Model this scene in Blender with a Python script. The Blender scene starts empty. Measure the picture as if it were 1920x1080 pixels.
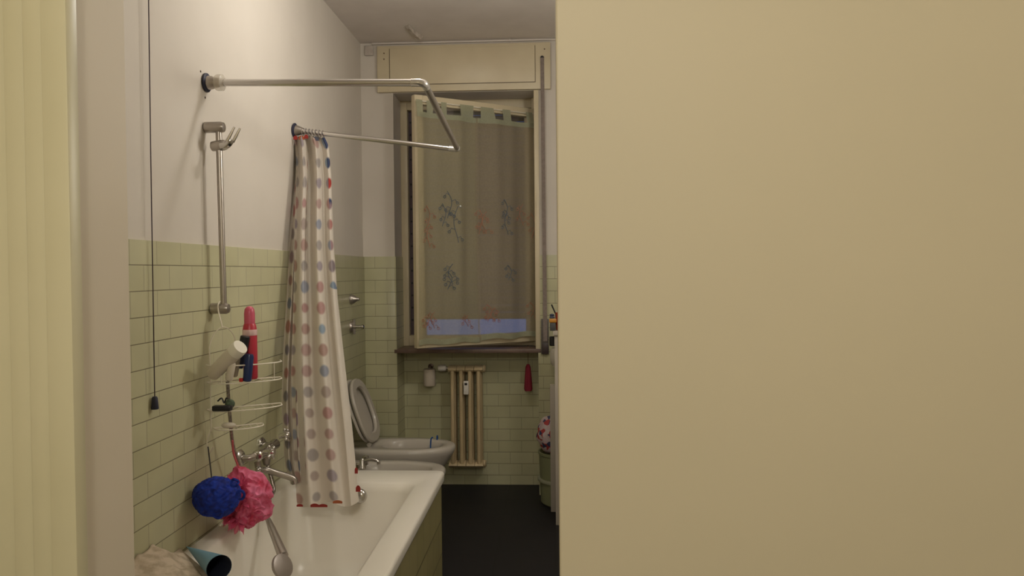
import bpy, bmesh, math, random
from mathutils import Vector, Matrix, noise
random.seed(7)
PI = math.pi
C = bpy.context.scene.collection
scn = bpy.context.scene

# ---------------------------------------------------------------- camera
CAM = Vector((0, 0, 1.421)); F_PX = 1455.17
YAW, PITCH, ROLL = .054, .0212, .009
fw = Vector((-math.sin(YAW)*math.cos(PITCH), math.cos(YAW)*math.cos(PITCH), -math.sin(PITCH)))
r0 = Vector((math.cos(YAW), math.sin(YAW), 0)); u0 = r0.cross(fw)
rt = math.cos(ROLL)*r0 - math.sin(ROLL)*u0; up = rt.cross(fw)
cd = bpy.data.cameras.new('camera'); cam = bpy.data.objects.new('camera', cd); C.objects.link(cam)
cam.matrix_world = Matrix(((rt.x, up.x, -fw.x, CAM.x), (rt.y, up.y, -fw.y, CAM.y), (rt.z, up.z, -fw.z, CAM.z), (0, 0, 0, 1)))
cd.sensor_width = 36; cd.lens = 36*F_PX/1920; cd.clip_start = .02
scn.camera = cam

def at(px, py, Y):            # point at depth Y seen at photo coordinates px, py
    d = fw*F_PX + rt*(px-960) + up*(540-py)
    return CAM + d*(Y/d.y)

# ---------------------------------------------------------------- world, view, lights
w = bpy.data.worlds.new('dusk'); scn.world = w; w.use_nodes = True
w.node_tree.nodes['Background'].inputs[0].default_value = (.16, .26, .62, 1)
w.node_tree.nodes['Background'].inputs[1].default_value = .55
scn.view_settings.view_transform = 'Standard'; scn.view_settings.look = 'None'
scn.view_settings.exposure = 0; scn.view_settings.gamma = 1
scn.view_settings.use_curve_mapping = False

def light(name, kind, loc, power, col, size=.1, rot=None, spread=None):
    l = bpy.data.lights.new(name, kind); l.energy = power; l.color = col
    if kind == 'AREA':
        l.shape = 'DISK'; l.size = size
        if spread: l.spread = spread
    else: l.shadow_soft_size = size
    o = bpy.data.objects.new(name, l); C.objects.link(o); o.location = loc
    if rot: o.rotation_euler = rot
    return o
light('bathroom_lamp_light', 'POINT', (-.50, 3.02, 2.66), 12, (1, .965, .90), .05)
light('added_fill_light', 'POINT', (.45, 3.0, 2.1), 16.5, (1, .965, .89), .09)  # added fill light out of view, brightens the lower room; no mirror lamp known
light('corridor_lamp_light', 'POINT', (-.02, -.9, 2.35), 51, (1, .95, .85), .12)

# ---------------------------------------------------------------- materials
def mat(name, col, rough=.5, metal=0, **kw):
    m = bpy.data.materials.new(name); m.use_nodes = True
    b = m.node_tree.nodes['Principled BSDF']
    b.inputs['Base Color'].default_value = (*col, 1); b.inputs['Roughness'].default_value = rough
    b.inputs['Metallic'].default_value = metal
    for k, v in kw.items(): b.inputs[k.replace('_', ' ')].default_value = v
    return m
def nodes(m): return m.node_tree.nodes, m.node_tree.links, m.node_tree.nodes['Principled BSDF']
def mottle(m, c1, c2, scale=6, detail=4, bump=0, p1=.35, p2=.65):
    N, L, b = nodes(m)
    tc = N.new('ShaderNodeTexCoord'); n = N.new('ShaderNodeTexNoise'); n.inputs['Scale'].default_value = scale
    n.inputs['Detail'].default_value = detail
    r = N.new('ShaderNodeValToRGB'); r.color_ramp.elements[0].position = p1; r.color_ramp.elements[1].position = p2
    r.color_ramp.elements[0].color = (*c1, 1); r.color_ramp.elements[1].color = (*c2, 1)
    L.new(tc.outputs['Object'], n.inputs['Vector']); L.new(n.outputs['Fac'], r.inputs[0]); L.new(r.outputs[0], b.inputs['Base Color'])
    if bump:
        bp = N.new('ShaderNodeBump'); bp.inputs['Strength'].default_value = bump; bp.inputs['Distance'].default_value = .01
        L.new(n.outputs['Fac'], bp.inputs['Height']); L.new(bp.outputs[0], b.inputs['Normal'])
    return m
def tile_mat(name, axis, tw=.153, th=.077, org=(0, 0), c1=(.57, .55, .34), c2=(.61, .59, .38), grout=(.40, .37, .24), rough=.3, offset=.5, mortar=.0018):
    m = mat(name, c1, rough); N, L, b = nodes(m)
    tc = N.new('ShaderNodeTexCoord'); sx = N.new('ShaderNodeSeparateXYZ'); cx = N.new('ShaderNodeCombineXYZ')
    L.new(tc.outputs['Object'], sx.inputs[0])
    a = {'x': ('Y', 'Z'), 'y': ('X', 'Z'), 'z': ('X', 'Y')}[axis]
    for i, q in enumerate(a):
        ad = N.new('ShaderNodeMath'); ad.operation = 'SUBTRACT'; ad.inputs[1].default_value = org[i]
        L.new(sx.outputs[q], ad.inputs[0]); L.new(ad.outputs[0], cx.inputs[i])
    br = N.new('ShaderNodeTexBrick'); br.offset = offset; br.inputs['Scale'].default_value = 1
    br.inputs['Color1'].default_value = (*c1, 1); br.inputs['Color2'].default_value = (*c2, 1); br.inputs['Mortar'].default_value = (*grout, 1)
    br.inputs['Mortar Size'].default_value = mortar; br.inputs['Mortar Smooth'].default_value = .3
    br.inputs['Brick Width'].default_value = tw; br.inputs['Row Height'].default_value = th
    L.new(cx.outputs[0], br.inputs['Vector'])
    # vertical joints are fainter than the rows: joints and slight tone drift
    n = N.new('ShaderNodeTexNoise'); n.inputs['Scale'].default_value = 7
    L.new(tc.outputs['Object'], n.inputs['Vector'])
    mx = N.new('ShaderNodeMixRGB'); mx.blend_type = 'MULTIPLY'; mx.inputs[0].default_value = .22
    L.new(br.outputs['Color'], mx.inputs[1]); L.new(n.outputs['Fac'], mx.inputs[2])
    out = mx.outputs[0]
    if axis != 'z':
        dv = N.new('ShaderNodeMath'); dv.operation = 'DIVIDE'; dv.inputs[1].default_value = th; L.new(cx.inputs[1].links[0].from_socket, dv.inputs[0])
        fc = N.new('ShaderNodeMath'); fc.operation = 'FRACT'; L.new(dv.outputs[0], fc.inputs[0])
        pp = N.new('ShaderNodeMath'); pp.operation = 'PINGPONG'; pp.inputs[1].default_value = .5; L.new(fc.outputs[0], pp.inputs[0])
        ls = N.new('ShaderNodeMath'); ls.operation = 'LESS_THAN'; ls.inputs[1].default_value = .017; L.new(pp.outputs[0], ls.inputs[0])
        m3 = N.new('ShaderNodeMixRGB'); m3.inputs[2].default_value = (grout[0]*.5, grout[1]*.48, grout[2]*.45, 1)
        L.new(ls.outputs[0], m3.inputs[0]); L.new(out, m3.inputs[1]); out = m3.outputs[0]
    L.new(out, b.inputs['Base Color'])
    bp = N.new('ShaderNodeBump'); bp.inputs['Strength'].default_value = .4; bp.inputs['Distance'].default_value = .002; bp.invert = True
    L.new(br.outputs['Fac'], bp.inputs['Height']); L.new(bp.outputs[0], b.inputs['Normal'])
    return m

plaster = mottle(mat('plaster', (.7, .66, .6), .8), (.66, .605, .53), (.69, .635, .56), 3, 4, .04)
plaster_old = mottle(mat('ceiling_plaster', (.6, .56, .5), .9), (.66, .60, .55), (.71, .65, .60), 5, 6, .1)
hall_paint = mottle(mat('hall_paint', (.66, .58, .38), .55), (.62, .56, .41), (.65, .585, .43), 1.5, 3, .02)
casing_paint = mottle(mat('casing_paint', (.68, .62, .38), .4), (.66, .62, .42), (.69, .65, .45), 4, 3, .03)
reveal_paint = mottle(mat('reveal_paint', (.6, .52, .38), .55), (.74, .66, .53), (.77, .69, .56), 2, 3, .02)
wood_paint = mottle(mat('cream_window_paint', (.62, .52, .33), .4), (.62, .53, .36), (.67, .58, .40), 5, 3, .03)
ORG_Y = 2.2313 - .153*20
tile_x = tile_mat('tile_side', 'x', org=(ORG_Y, 1.45-.077*30))
tile_y = tile_mat('tile_back', 'y', org=(-1.2175-.153*20, 1.45-.077*30))
floor_m = tile_mat('dark_floor_tile', 'z', .3, .3, (0, 0), (.0075, .0065, .009), (.009, .0075, .010), (.005, .005, .006), .6, 0, .003)
chrome = mat('chrome', (.62, .60, .58), .16, 1)
chrome_dull = mottle(mat('brushed_metal', (.42, .38, .34), .32, .9), (.40, .365, .33), (.46, .42, .38), 8, 2)
dark_rubber = mat('dark_rubber', (.02, .022, .05), .5)
ceramic = mat('white_ceramic', (.70, .66, .58), .22)
ceramic_dull = mat('grey_white_ceramic', (.50, .46, .40), .25)
enamel = mottle(mat('tub_enamel', (.72, .66, .57), .28), (.80, .76, .67), (.83, .79, .70), 3)
white_plastic = mat('white_plastic', (.72, .68, .62), .35)
wire_white = mat('white_coated_wire', (.75, .70, .58), .4)
black_plastic = mat('black_plastic', (.012, .012, .016), .35)

# ---------------------------------------------------------------- mesh helper
class MB:
    def __init__(s): s.b = bmesh.new()
    def box(s, lo, hi, bev=0):
        r = bmesh.ops.create_cube(s.b, size=1)['verts']
        lo, hi = Vector(lo), Vector(hi)
        for v in r: v.co = Vector((lo[i] + (v.co[i]+.5)*(hi[i]-lo[i]) for i in range(3)))
        if bev:
            es = list({e for v in r for e in v.link_edges})
            bmesh.ops.bevel(s.b, geom=es, offset=bev, segments=2, affect='EDGES', profile=.5)
        return s
    def prism(s, pts, z0, z1):
        a = [s.b.verts.new((x, y, z0)) for x, y in pts]; c = [s.b.verts.new((x, y, z1)) for x, y in pts]
        n = len(pts); s.b.faces.new(a[::-1]); s.b.faces.new(c)
        for i in range(n): s.b.faces.new((a[i], a[(i+1) % n], c[(i+1) % n], c[i]))
        return s
    def loft(s, rings, cap0=True, cap1=True, closed=True):
        R = [[s.b.verts.new(p) for p in r] for r in rings]
        n = len(R[0])
        for i in range(len(R)-1):
            for j in range(n if closed else n-1):
                k = (j+1) % n
                s.b.faces.new((R[i][j], R[i][k], R[i+1][k], R[i+1][j]))
        if closed and cap0: s.b.faces.new(R[0][::-1])
        if closed and cap1: s.b.faces.new(R[-1])
        return s
    def rev(s, prof, base=(0, 0, 0), axis=(0, 0, 1), n=24):      # prof: (radius, distance along axis)
        ax = Vector(axis).normalized(); t = Vector((1, 0, 0)) if abs(ax.x) < .8 else Vector((0, 1, 0))
        e1 = ax.cross(t).normalized(); e2 = ax.cross(e1); base = Vector(base)
        return s.loft([[base + ax*h + (e1*math.cos(2*PI*j/n) + e2*math.sin(2*PI*j/n))*max(r, 1e-4) for j in range(n)] for r, h in prof])
    def cyl(s, a, b, r, r2=None, n=20):
        a, b = Vector(a), Vector(b); L = (b-a).length
        return s.rev([(r, 0), (r if r2 is None else r2, L)], a, b-a, n)
    def tube(s, pts, r, n=10, closed=False):
        pts = [Vector(p) for p in pts]; m = len(pts); rings = []; e1 = None
        for i, p in enumerate(pts):
            if closed: d = pts[(i+1) % m]-pts[i-1]
            else: d = pts[min(i+1, m-1)]-pts[max(i-1, 0)]
            d.normalize()
            if e1 is None:
                t = Vector((0, 0, 1)) if abs(d.z) < .9 else Vector((1, 0, 0)); e1 = d.cross(t).normalized()
            else: e1 = (e1 - d*e1.dot(d)).normalized()
            e2 = d.cross(e1); rr = r[i] if isinstance(r, (list, tuple)) else r
            rings.append([p + (e1*math.cos(2*PI*j/n)+e2*math.sin(2*PI*j/n))*rr for j in range(n)])
        if closed: rings.append(rings[0]); return s.loft(rings, False, False)
        return s.loft(rings)
    def ball(s, c, r, sc=(1, 1, 1), sub=3):
        v = bmesh.ops.create_icosphere(s.b, subdivisions=sub, radius=r)['verts']
        for q in v: q.co = Vector(c) + Vector((q.co.x*sc[0], q.co.y*sc[1], q.co.z*sc[2]))
        return s
    def build(s, name, m, parent=None, smooth=True, ang=40):
        bmesh.ops.remove_doubles(s.b, verts=s.b.verts, dist=1e-6)
        bmesh.ops.recalc_face_normals(s.b, faces=s.b.faces)
        me = bpy.data.meshes.new(name); s.b.to_mesh(me); s.b.free()
        o = bpy.data.objects.new(name, me); C.objects.link(o); me.materials.append(m)
        if smooth:
            for p in me.polygons: p.use_smooth = True
            me.set_sharp_from_angle(angle=math.radians(ang))
        if parent:
            o.parent = parent; o.matrix_parent_inverse = world_of(parent).inverted()
        return o
def world_of(p):
    m = Matrix.Translation(p.location)
    return world_of(p.parent) @ p.matrix_parent_inverse @ m if p.parent else m
def tag(o, label=None, cat=None, group=None, kind=None):
    for k, v in (('label', label), ('category', cat), ('group', group), ('kind', kind)):
        if v: o[k] = v
    return o
def thing(name, label, cat, loc, group=None):
    o = bpy.data.objects.new(name, None); C.objects.link(o); o.location = loc; o.empty_display_size = .05
    return tag(o, label, cat, group)
def st(o): o['kind'] = 'structure'; return o
def smoothpath(pts, n=8):      # Catmull-Rom
    P = [Vector(p) for p in pts]; P = [2*P[0]-P[1]] + P + [2*P[-1]-P[-2]]; out = []
    for i in range(1, len(P)-2):
        for k in range(n):
            t = k/n; a, b, c, d = P[i-1:i+3]
            out.append(.5*((2*b)+(c-a)*t+(2*a-5*b+4*c-d)*t*t+(3*b-a-3*c+d)*t**3))
    out.append(P[-2]); return out

XL, XR, D, HC, ND = -1.2175, .62, 4.911, 2.879, .236
# ---------------------------------------------------------------- structure
st(MB().box((-1.9, -1.6, -.1), (1.5, 5.4, 0)).build('floor', floor_m, smooth=False))
st(MB().box((-1.9, -1.6, HC), (1.5, 5.4, HC+.1)).build('ceiling', plaster_old, smooth=False))
wl = st(MB().box((XL-.15, 1.40, 0), (XL, D+.4, HC)).build('wall_left', plaster, smooth=False))
tl = MB().box((XL, 1.40, 0), (XL+.008, D, 1.524), .002).build('tile_cladding', tile_x, wl)
st(tl)
NX0, NX1 = -1.012, -.095
wb = MB()
wb.box((XL, D, 0), (NX0, D+.4, HC)); wb.box((NX1, D, 0), (XR, D+.4, HC)); wb.box((NX0, D, 2.56), (NX1, D+.4, HC))
wb.box((NX0, D+ND, 0), (NX1, D+.4, .93))
wb = st(wb.build('wall_back', plaster, smooth=False))
tb = MB()
tb.box((XL+.008, D-.008, 0), (NX0, D, 1.524), .0015); tb.box((NX1, D-.008, 0), (XR, D, 1.524), .0015)
tb.box((NX0+.007, D+ND-.007, 0), (NX1-.007, D+ND, .93))
st(tb.build('tile_cladding', tile_y, wb))
tb = MB(); tb.box((NX0, D-.008, 0), (NX0+.007, D+ND, 1.524)); tb.box((NX1-.007, D-.008, 0), (NX1, D+ND, 1.524))
st(tb.build('tile_cladding', tile_mat('tile_reveal', 'x', org=(ORG_Y, 1.45-.077*30)), wb))
st(MB().box((XR, 1.40, 0), (XR+.15, D+.4, HC)).build('wall_right', plaster, smooth=False))
# wall with the doorway
YF, YB = 1.226, 1.395
wf = MB(); wf.box((.006, YF, 0), (1.4, YB, HC), .003); wf.box((-1.8, YF, 0), (-.80, YB, HC)); wf.box((-.80, YF, 2.12), (.006, YB, HC))
wf = st(wf.build('wall_front', hall_paint, smooth=False))
st(MB().box((-.80, YF, 0), (-.787, YB+.004, 2.12)).build('door_lining', reveal_paint, wf, smooth=False))
cs = MB()
jx = lambda px: at(px, 520, 1.2).x
cs.box((jx(88), 1.196, 0), (jx(136), YF, 2.12), .002)
cs.box((jx(51), 1.200, 0), (jx(88)-.0012, YF, 2.16), .002)
cs.box((jx(12), 1.204, 0), (jx(51)-.0018, YF, 2.2), .002)
cs.box((jx(-60), 1.21, 0), (jx(12)-.0008, YF, 2.25), .003)
st(cs.build('trim_1', casing_paint))
# corridor around the viewer
st(MB().box((-1.9, -1.6, 0), (-1.75, YF, HC)).build('wall_corridor_left', hall_paint, smooth=False))
st(MB().box((1.35, -1.6, 0), (1.5, YF, HC)).build('wall_corridor_right', hall_paint, smooth=False))
st(MB().box((-1.9, -1.75, 0), (1.5, -1.6, HC)).build('wall_corridor_back', hall_paint, smooth=False))

# ---------------------------------------------------------------- window
YW = D+ND
win = st(bpy.data.objects.new('window_1', None)); C.objects.link(win); win.location = (NX0, YW, .93)
fr = MB()
fr.box((NX0, YW-.01, .93), (NX0+.045, YW+.05, 2.56), .003); fr.box((NX1-.045, YW-.03, .93), (NX1, YW+.05, 2.56), .003)
fr.box((NX0+.0455, YW-.008, 2.50), (NX1-.0455, YW+.05, 2.559), .003); fr.box((NX0+.0455, YW-.02, .931), (NX1-.0455, YW+.05, 1.0), .003)
fr.build('window_frame', wood_paint, win)
# slender cream upright at the right of the opening
MB().box((-.118, D-.014, .93), (-.088, D+.02, 2.56), .003).build('window_guide', wood_paint, win)
MB().box((NX0-.01, D-.01, .905), (NX1+.012, YW+.01, .93), .003).build('window_sill', mottle(mat('sill_stone', (.25, .18, .13), .4), (.13, .08, .065), (.18, .12, .09), 10), win)
# roller shutter behind, down except for a strip at its foot
sh = MB(); z = 1.10; k = 0
shm = mat('shutter_slat', (.20, .17, .15), .6)
while z < 2.62:
    pts = [(0, 0), (.006, .012), (.009, .024), (.006, .036), (0, .046), (-.004, .024)]
    a = [(NX0-.02, YW+.10-p[0], z+p[1]) for p in pts]; c = [(NX1+.02, YW+.10-p[0], z+p[1]) for p in pts]
    sh.loft([a, c]); z += .0475; k += 1
sh.build('shutter', shm, win)
# perforated guide seen beside the open leaf
gd = MB().box((NX0+.02, YW+.052, .935), (at(794, 400, YW).x, YW+.092, 2.55)); gd.build('shutter_guide', mat('guide_metal', (.10, .07, .08), .5), win)
gh = MB()
for i in range(17):
    zz = 1.1+i*.083; gh.cyl((at(771.5, 400, YW+.05).x, YW+.0505, zz), (at(771.5, 400, YW+.05).x, YW+.053, zz), .007, n=8)
gh.build('guide_slot', black_plastic, win)
# open leaf, hinged at the right
H2 = Vector((-.128, 5.10)); F2 = Vector((-.832, 4.617)); LW = (F2-H2).length
ld = (F2-H2).normalized(); ln = Vector((ld.y, -ld.x))
if ln.y > 0: ln = -ln
def lf(s, d, z): q = H2 + ld*s + ln*d; return Vector((q.x, q.y, z))
def lbox(m, s0, s1, d0, d1, z0, z1):
    m.loft([[lf(s0, d0, z0), lf(s1, d0, z0), lf(s1, d1, z0), lf(s0, d1, z0)], [lf(s0, d0, z1), lf(s1, d0, z1), lf(s1, d1, z1), lf(s0, d1, z1)]])
leaf = st(bpy.data.objects.new('window_leaf', None)); leaf.parent = win; C.objects.link(leaf)
leaf.matrix_parent_inverse = world_of(win).inverted()
LZ0, LZ1 = .965, 2.48
lm = MB()
lbox(lm, 0, .055, -.022, .022, LZ0, LZ1); lbox(lm, LW-.055, LW, -.022, .022, LZ0, LZ1)
lbox(lm, .055, LW-.055, -.022, .022, LZ1-.055, LZ1); lbox(lm, .055, LW-.055, -.022, .022, LZ0, LZ0+.06)
bmesh.ops.bevel(lm.b, geom=list(lm.b.edges), offset=.002, segments=1, affect='EDGES')
lm.build('leaf_frame', wood_paint, leaf, ang=30)
gl = MB(); lbox(gl, .05, LW-.05, -.003, .003, LZ0+.05, LZ1-.05)
glass = mat('window_glass', (.9, .95, .95), .02, 0, Transmission_Weight=1, IOR=1.45)
N, L, b = nodes(glass); tr = N.new('ShaderNodeBsdfTransparent'); mx = N.new('ShaderNodeMixShader'); mx.inputs[0].default_value = .12
gs = N.new('ShaderNodeBsdfGlossy'); gs.inputs['Roughness'].default_value = .03
L.new(tr.outputs[0], mx.inputs[1]); L.new(gs.outputs[0], mx.inputs[2]); L.new(mx.outputs[0], N['Material Output'].inputs['Surface'])
gl.build('pane', glass, leaf)
for zz in (1.2, 2.25):
    MB().cyl(lf(-.012, -.01, zz-.05), lf(-.012, -.01, zz+.05), .008, n=12).build('hinge', chrome_dull, leaf)

# voile on the leaf
def voile_mat(name, c, a):
    m = mat(name, c, .9); N, L, b = nodes(m)
    d = N.new('ShaderNodeBsdfDiffuse'); d.inputs[0].default_value = (*c, 1)
    t = N.new('ShaderNodeBsdfTransparent'); t2 = N.new('ShaderNodeBsdfTranslucent'); t2.inputs[0].default_value = (*c, 1)
    m1 = N.new('ShaderNodeMixShader'); m1.inputs[0].default_value = .25
    m2 = N.new('ShaderNodeMixShader')
    tc = N.new('ShaderNodeTexCoord'); wv = N.new('ShaderNodeTexNoise'); wv.inputs['Scale'].default_value = 90
    mr = N.new('ShaderNodeMapRange'); mr.inputs[1].default_value = .3; mr.inputs[2].default_value = .7
    mr.inputs[3].default_value = a-.03; mr.inputs[4].default_value = a+.03
    L.new(tc.outputs['Object'], wv.inputs['Vector']); L.new(wv.outputs['Fac'], mr.inputs[0]); L.new(mr.outputs[0], m2.inputs[0])
    L.new(d.outputs[0], m1.inputs[1]); L.new(t2.outputs[0], m1.inputs[2])
    L.new(t.outputs[0], m2.inputs[1]); L.new(m1.outputs[0], m2.inputs[2]); L.new(m2.outputs[0], N['Material Output'].inputs['Surface'])
    return m
voile = voile_mat('voile', (.47, .40, .27), .56); voile_l = voile_mat('voile_left', (.47, .42, .27), .63)
voile_tab = voile_mat('voile_tab', (.45, .46, .32), .8)
def vpos(s, t, dd=0):          # s along the leaf from the free edge (0) to the hinge (1), t down
    ss = s*LW
    base = LW - ss
    z = 2.375 + (.985-2.375)*t
    flare = 1 + .045*t
    c = LW*.5
    base = c + (base-c)*flare*.97 + .012*(1-t)
    f = .024*math.sin(s*19+1.6+.4*t)+.007*math.sin(s*41+.4+t*1.2)+.022*max(0, math.sin(s*9.5+t*.8))**3
    sc = .55+.45*(1-abs(2*t-1))
    z += .006*math.sin(s*23)*t + (.012 if s > .5 else 0)*t
    return lf(base, .040+f*sc+dd+(.012 if s > .5 else 0), z)
vc = thing('voile_curtain', 'sheer greenish voile curtain with tab top and embroidered sprigs on the open window leaf', 'curtain', lf(LW*.5, .05, LZ0+.02))
def vpanel(s0, s1, nm, mt=voile):
    m = MB(); NS, NT = 60, 40
    G = [[m.b.verts.new(vpos(s0+(s1-s0)*i/NS, j/NT)) for i in range(NS+1)] for j in range(NT+1)]
    for j in range(NT):
        for i in range(NS): m.b.faces.new((G[j][i], G[j][i+1], G[j+1][i+1], G[j+1][i]))
    o = m.build(nm, mt, vc, ang=180); return o
vpanel(.0, .50, 'curtain_panel', voile_l); vpanel(.485, .985, 'curtain_panel')
# tabs over the rod
rodz = LZ1-.038
MB().cyl(lf(.02, .034, rodz), lf(LW-.02, .034, rodz), .004, n=10).build('curtain_rod', wire_white, vc)
for s0, s1 in ((.0, .05), (.085, .135), (.20, .245), (.355, .47), (.53, .64), (.72, .79), (.93, .99)):
    m = MB(); rows = []
    for j in range(6):
        t = j/5; row = []
        for i in range(5):
            s = s0+(s1-s0)*i/4; p = vpos(s, 0); q = lf((LW-s*LW-LW*.5)*.97+LW*.5+.012, .041, rodz+.006)
            row.append(q.lerp(p, t))
        rows.append(row)
    m.loft(rows, closed=False)
    m.build('tab', voile_tab, vc, ang=180)
# hems and embroidery
for s0, s1 in ((0, .5), (.485, .985)):
    for t0_, t1_ in ((.975, 1.0), (.0, .022)):
        MB().loft([[vpos(s0+(s1-s0)*i/50, t, .002) for i in range(51)] for t in (t0_, t1_)], closed=False).build('hem', voile_tab, vc, ang=180)
def sprig(st_, colr, nm, th=.0018):
    for (s, t, h, side) in st_:
        m = MB(); pts = []
        for k in range(9):
            q = k/8
            pts.append(vpos(s+side*.022*math.sin(q*4.2)+side*.02*q, t+h*q-.0, .004))
        m.tube(pts, th, 5)
        for k in range(4):
            q = .15+k*.24; ss = s+side*.022*math.sin(q*4.2)+side*.02*q; tt = t+h*q; dr = 1 if k % 2 else -1
            m.tube([vpos(ss, tt, .004), vpos(ss+dr*.022, tt-.008, .005), vpos(ss+dr*.034, tt+.006, .004)], th*.8, 5)
            c = vpos(ss+dr*.036, tt+.008, .005)
            m.tube([c+Vector((math.cos(a)*.008, 0, math.sin(a)*.008)) for a in [2*PI*i/8 for i in range(8)]], th, 5, closed=True)
        m.build(nm, colr, vc)
emb_b = mat('blue_thread', (.10, .13, .16), .6); emb_o = mat('rust_thread', (.42, .19, .11), .7); emb_w = mat('silver_sequin', (.75, .8, .8), .2, .6)
sprig([(.20, .385, .10, 1), (.24, .33, .12, 1), (.31, .40, .16, -1), (.70, .36, .09, 1), (.73, .42, .10, -1), (.27, .65, .09, -1), (.72, .66, .07, 1), (.235, .68, .08, 1)], emb_b, 'blue_sprig')
sprig([(.07, .40, .10, 1), (.10, .49, .09, -1), (.50, .40, .12, 1), (.56, .42, .10, -1), (.88, .38, .10, -1), (.93, .42, .12, 1), (.13, .86, .07, -1), (.05, .88, .05, 1), (.55, .84, .08, 1), (.60, .86, .06, -1), (.91, .84, .07, 1), (.40, .88, .05, -1)], emb_o, 'rust_sprig')
mb = MB(); mb.ball(vpos(.325, .40, .008), .007, sub=2); mb.build('sequin', emb_w, vc)

# shutter housing above
sb = thing('shutter_box', 'cream painted roller shutter box with framed panel above the window', 'shutter box', (-.56, D, 2.56))
bx0, bx1, bz0, bz1 = at(707, 130, D-.03).x, at(1032, 130, D-.03).x, 2.562, 2.852
MB().box((bx0, D-.028, bz0), (bx1, D-.001, bz1), .003).build('box_front', wood_paint, sb)
pm = MB(); px0, px1, pz0, pz1 = at(731, 125, D-.03).x, at(1003, 125, D-.03).x, 2.606, 2.832
pm.box((px0, D-.034, pz0), (px1, D-.028, pz1), .002)
pm.build('access_panel', wood_paint, sb)
gm = MB()
for a, c in (((px0-.002, pz0-.002), (px1+.002, pz0+.0005)), ((px1-.0005, pz0), (px1+.002, pz1)), ((px0-.002, pz0), (px0+.0005, pz1))):
    gm.box((a[0], D-.0345, a[1]), (c[0], D-.028, c[1]))
gm.build('panel_joint', mat('dark_joint', (.12, .08, .05), .8), sb)
for p in ((720, 111), (720, 100), (1021, 92)):
    c = at(*p, D-.028); MB().cyl(c, c-Vector((0, .003, 0)), .004, n=10).build('screw', mat('rusty_screw', (.12, .06, .03), .5), sb)
c = at(1016.5, 108, D-.028); MB().rev([(.012, 0), (.012, .002)], c, (0, -1, 0)).build('strap_slot', black_plastic, sb)
ss = thing('shutter_strap', 'grey shutter strap running down the wall into its winder box', 'shutter strap', at(1022, 660, D-.01))
t0 = at(1016.5, 108, D-.034); t1 = at(1022.5, 640, D-.034)
m = MB(); hw = .0125
m.loft([[t0+Vector((-hw*.9, 0, 0)), t0+Vector((hw*.9, 0, 0)), t0+Vector((hw*.9, .002, 0)), t0+Vector((-hw*.9, .002, 0))],
        [t1+Vector((-hw, 0, 0)), t1+Vector((hw, 0, 0)), t1+Vector((hw, .002, 0)), t1+Vector((-hw, .002, 0))]])
m.build('strap', mottle(mat('strap_webbing', (.24, .19, .16), .9), (.22, .175, .15), (.27, .22, .19), 60), ss, smooth=False)
a = at(1015, 664, D-.03); c = at(1028.5, 598, D-.03)
MB().box((a.x, D-.03, a.z), (c.x, D-.008, c.z), .002).build('winder_box', mat('winder_brown', (.10, .085, .075), .4), ss)
MB().box((a.x+.006, D-.036, a.z+.0), (c.x-.002, D-.0305, a.z+.07), .002).build('winder_cover', mat('winder_dark', (.045, .03, .03), .4), ss)

# conduit along the ceiling, flaked plaster
cp = MB(); a = at(697, 85, D-.012); a.y = D-.012; c = at(1080, 71.5, D-.012)
cp.box((a.x, D-.020, 2.866), (XR, D-.002, 2.878), .003)
cp.box((at(956, 74, D).x-.006, D-.026, 2.864), (at(956, 74, D).x+.006, D, 2.879), .001)
tag(cp.build('cable_duct', mat('duct_white', (.66, .60, .54), .5)), 'thin white cable duct running along the ceiling edge above the shutter box', 'cable duct')
m = MB(); c = at(697, 86, D-.02); m.box((XL+.03, D-.014, 2.80), (XL+.085, D-.001, 2.862), .004)
tag(m.build('junction_box', mottle(mat('old_box', (.52, .46, .40), .7), (.44, .38, .33), (.56, .50, .44), 20)), 'small painted junction box in the ceiling corner above the toilet', 'junction box')
def flake(c, pts, nm, dz):
    m = MB(); m.loft([[Vector((c[0]+x, c[1]+y, HC-.0005)) for x, y in pts], [Vector((c[0]+x*.8, c[1]+y*.85, HC-dz-(.01*x/.05))) for x, y in pts]]); return m
m = flake((-.83, 4.68), [(-.035, -.10), (-.01, -.13), (.0, -.02), (.035, .10), (.01, .13), (-.02, .06)], 'f', .022)
tag(m.build('plaster_flake', mottle(mat('flaked_plaster', (.5, .44, .38), .9), (.40, .34, .28), (.66, .60, .53), 30)), 'flake of peeling plaster hanging from the ceiling near the window', 'plaster flake')

# ---------------------------------------------------------------- shower curtain rail
YA, YR = 2.68, 3.603
A = Vector((XL+.0, YA, 2.094)); B = Vector((-.443, YA, 2.077)); B2 = Vector((-.442, YR, 1.991)); A2 = Vector((XL, YR, 2.095))
rail = thing('shower_curtain_rail', 'chrome U-shaped shower curtain rail fixed to the left wall above the tub', 'curtain rail', A)
d1 = (B-A).normalized(); d2 = (B2-B).normalized(); d3 = (B2-A2).normalized()
MB().cyl(A+d1*.02, B-d1*.022, .0125).build('rail_tube', chrome, rail)
MB().cyl(B+d2*.02, B2-d2*.012, .0125).build('rail_tube', chrome_dull, rail)
MB().cyl(A2+d3*.02, B2-d3*.015, .0115).build('rail_tube', chrome, rail)
elb = smoothpath([B-d1*.045, B-d1*.022, B-d1*.006+d2*.006, B+d2*.022, B+d2*.045], 5)
MB().tube(elb, .0140, 14).build('elbow', mat('clear_elbow', (.72, .70, .68), .15, .7), rail)
elb = smoothpath([B2-d3*.040, B2-d3*.018, B2-d3*.004-d2*.004, B2-d2*.018, B2-d2*.03], 5)
MB().tube(elb, .0135, 14).build('elbow', mat('clear_elbow_far', (.72, .70, .66), .2, .5), rail)
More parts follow.
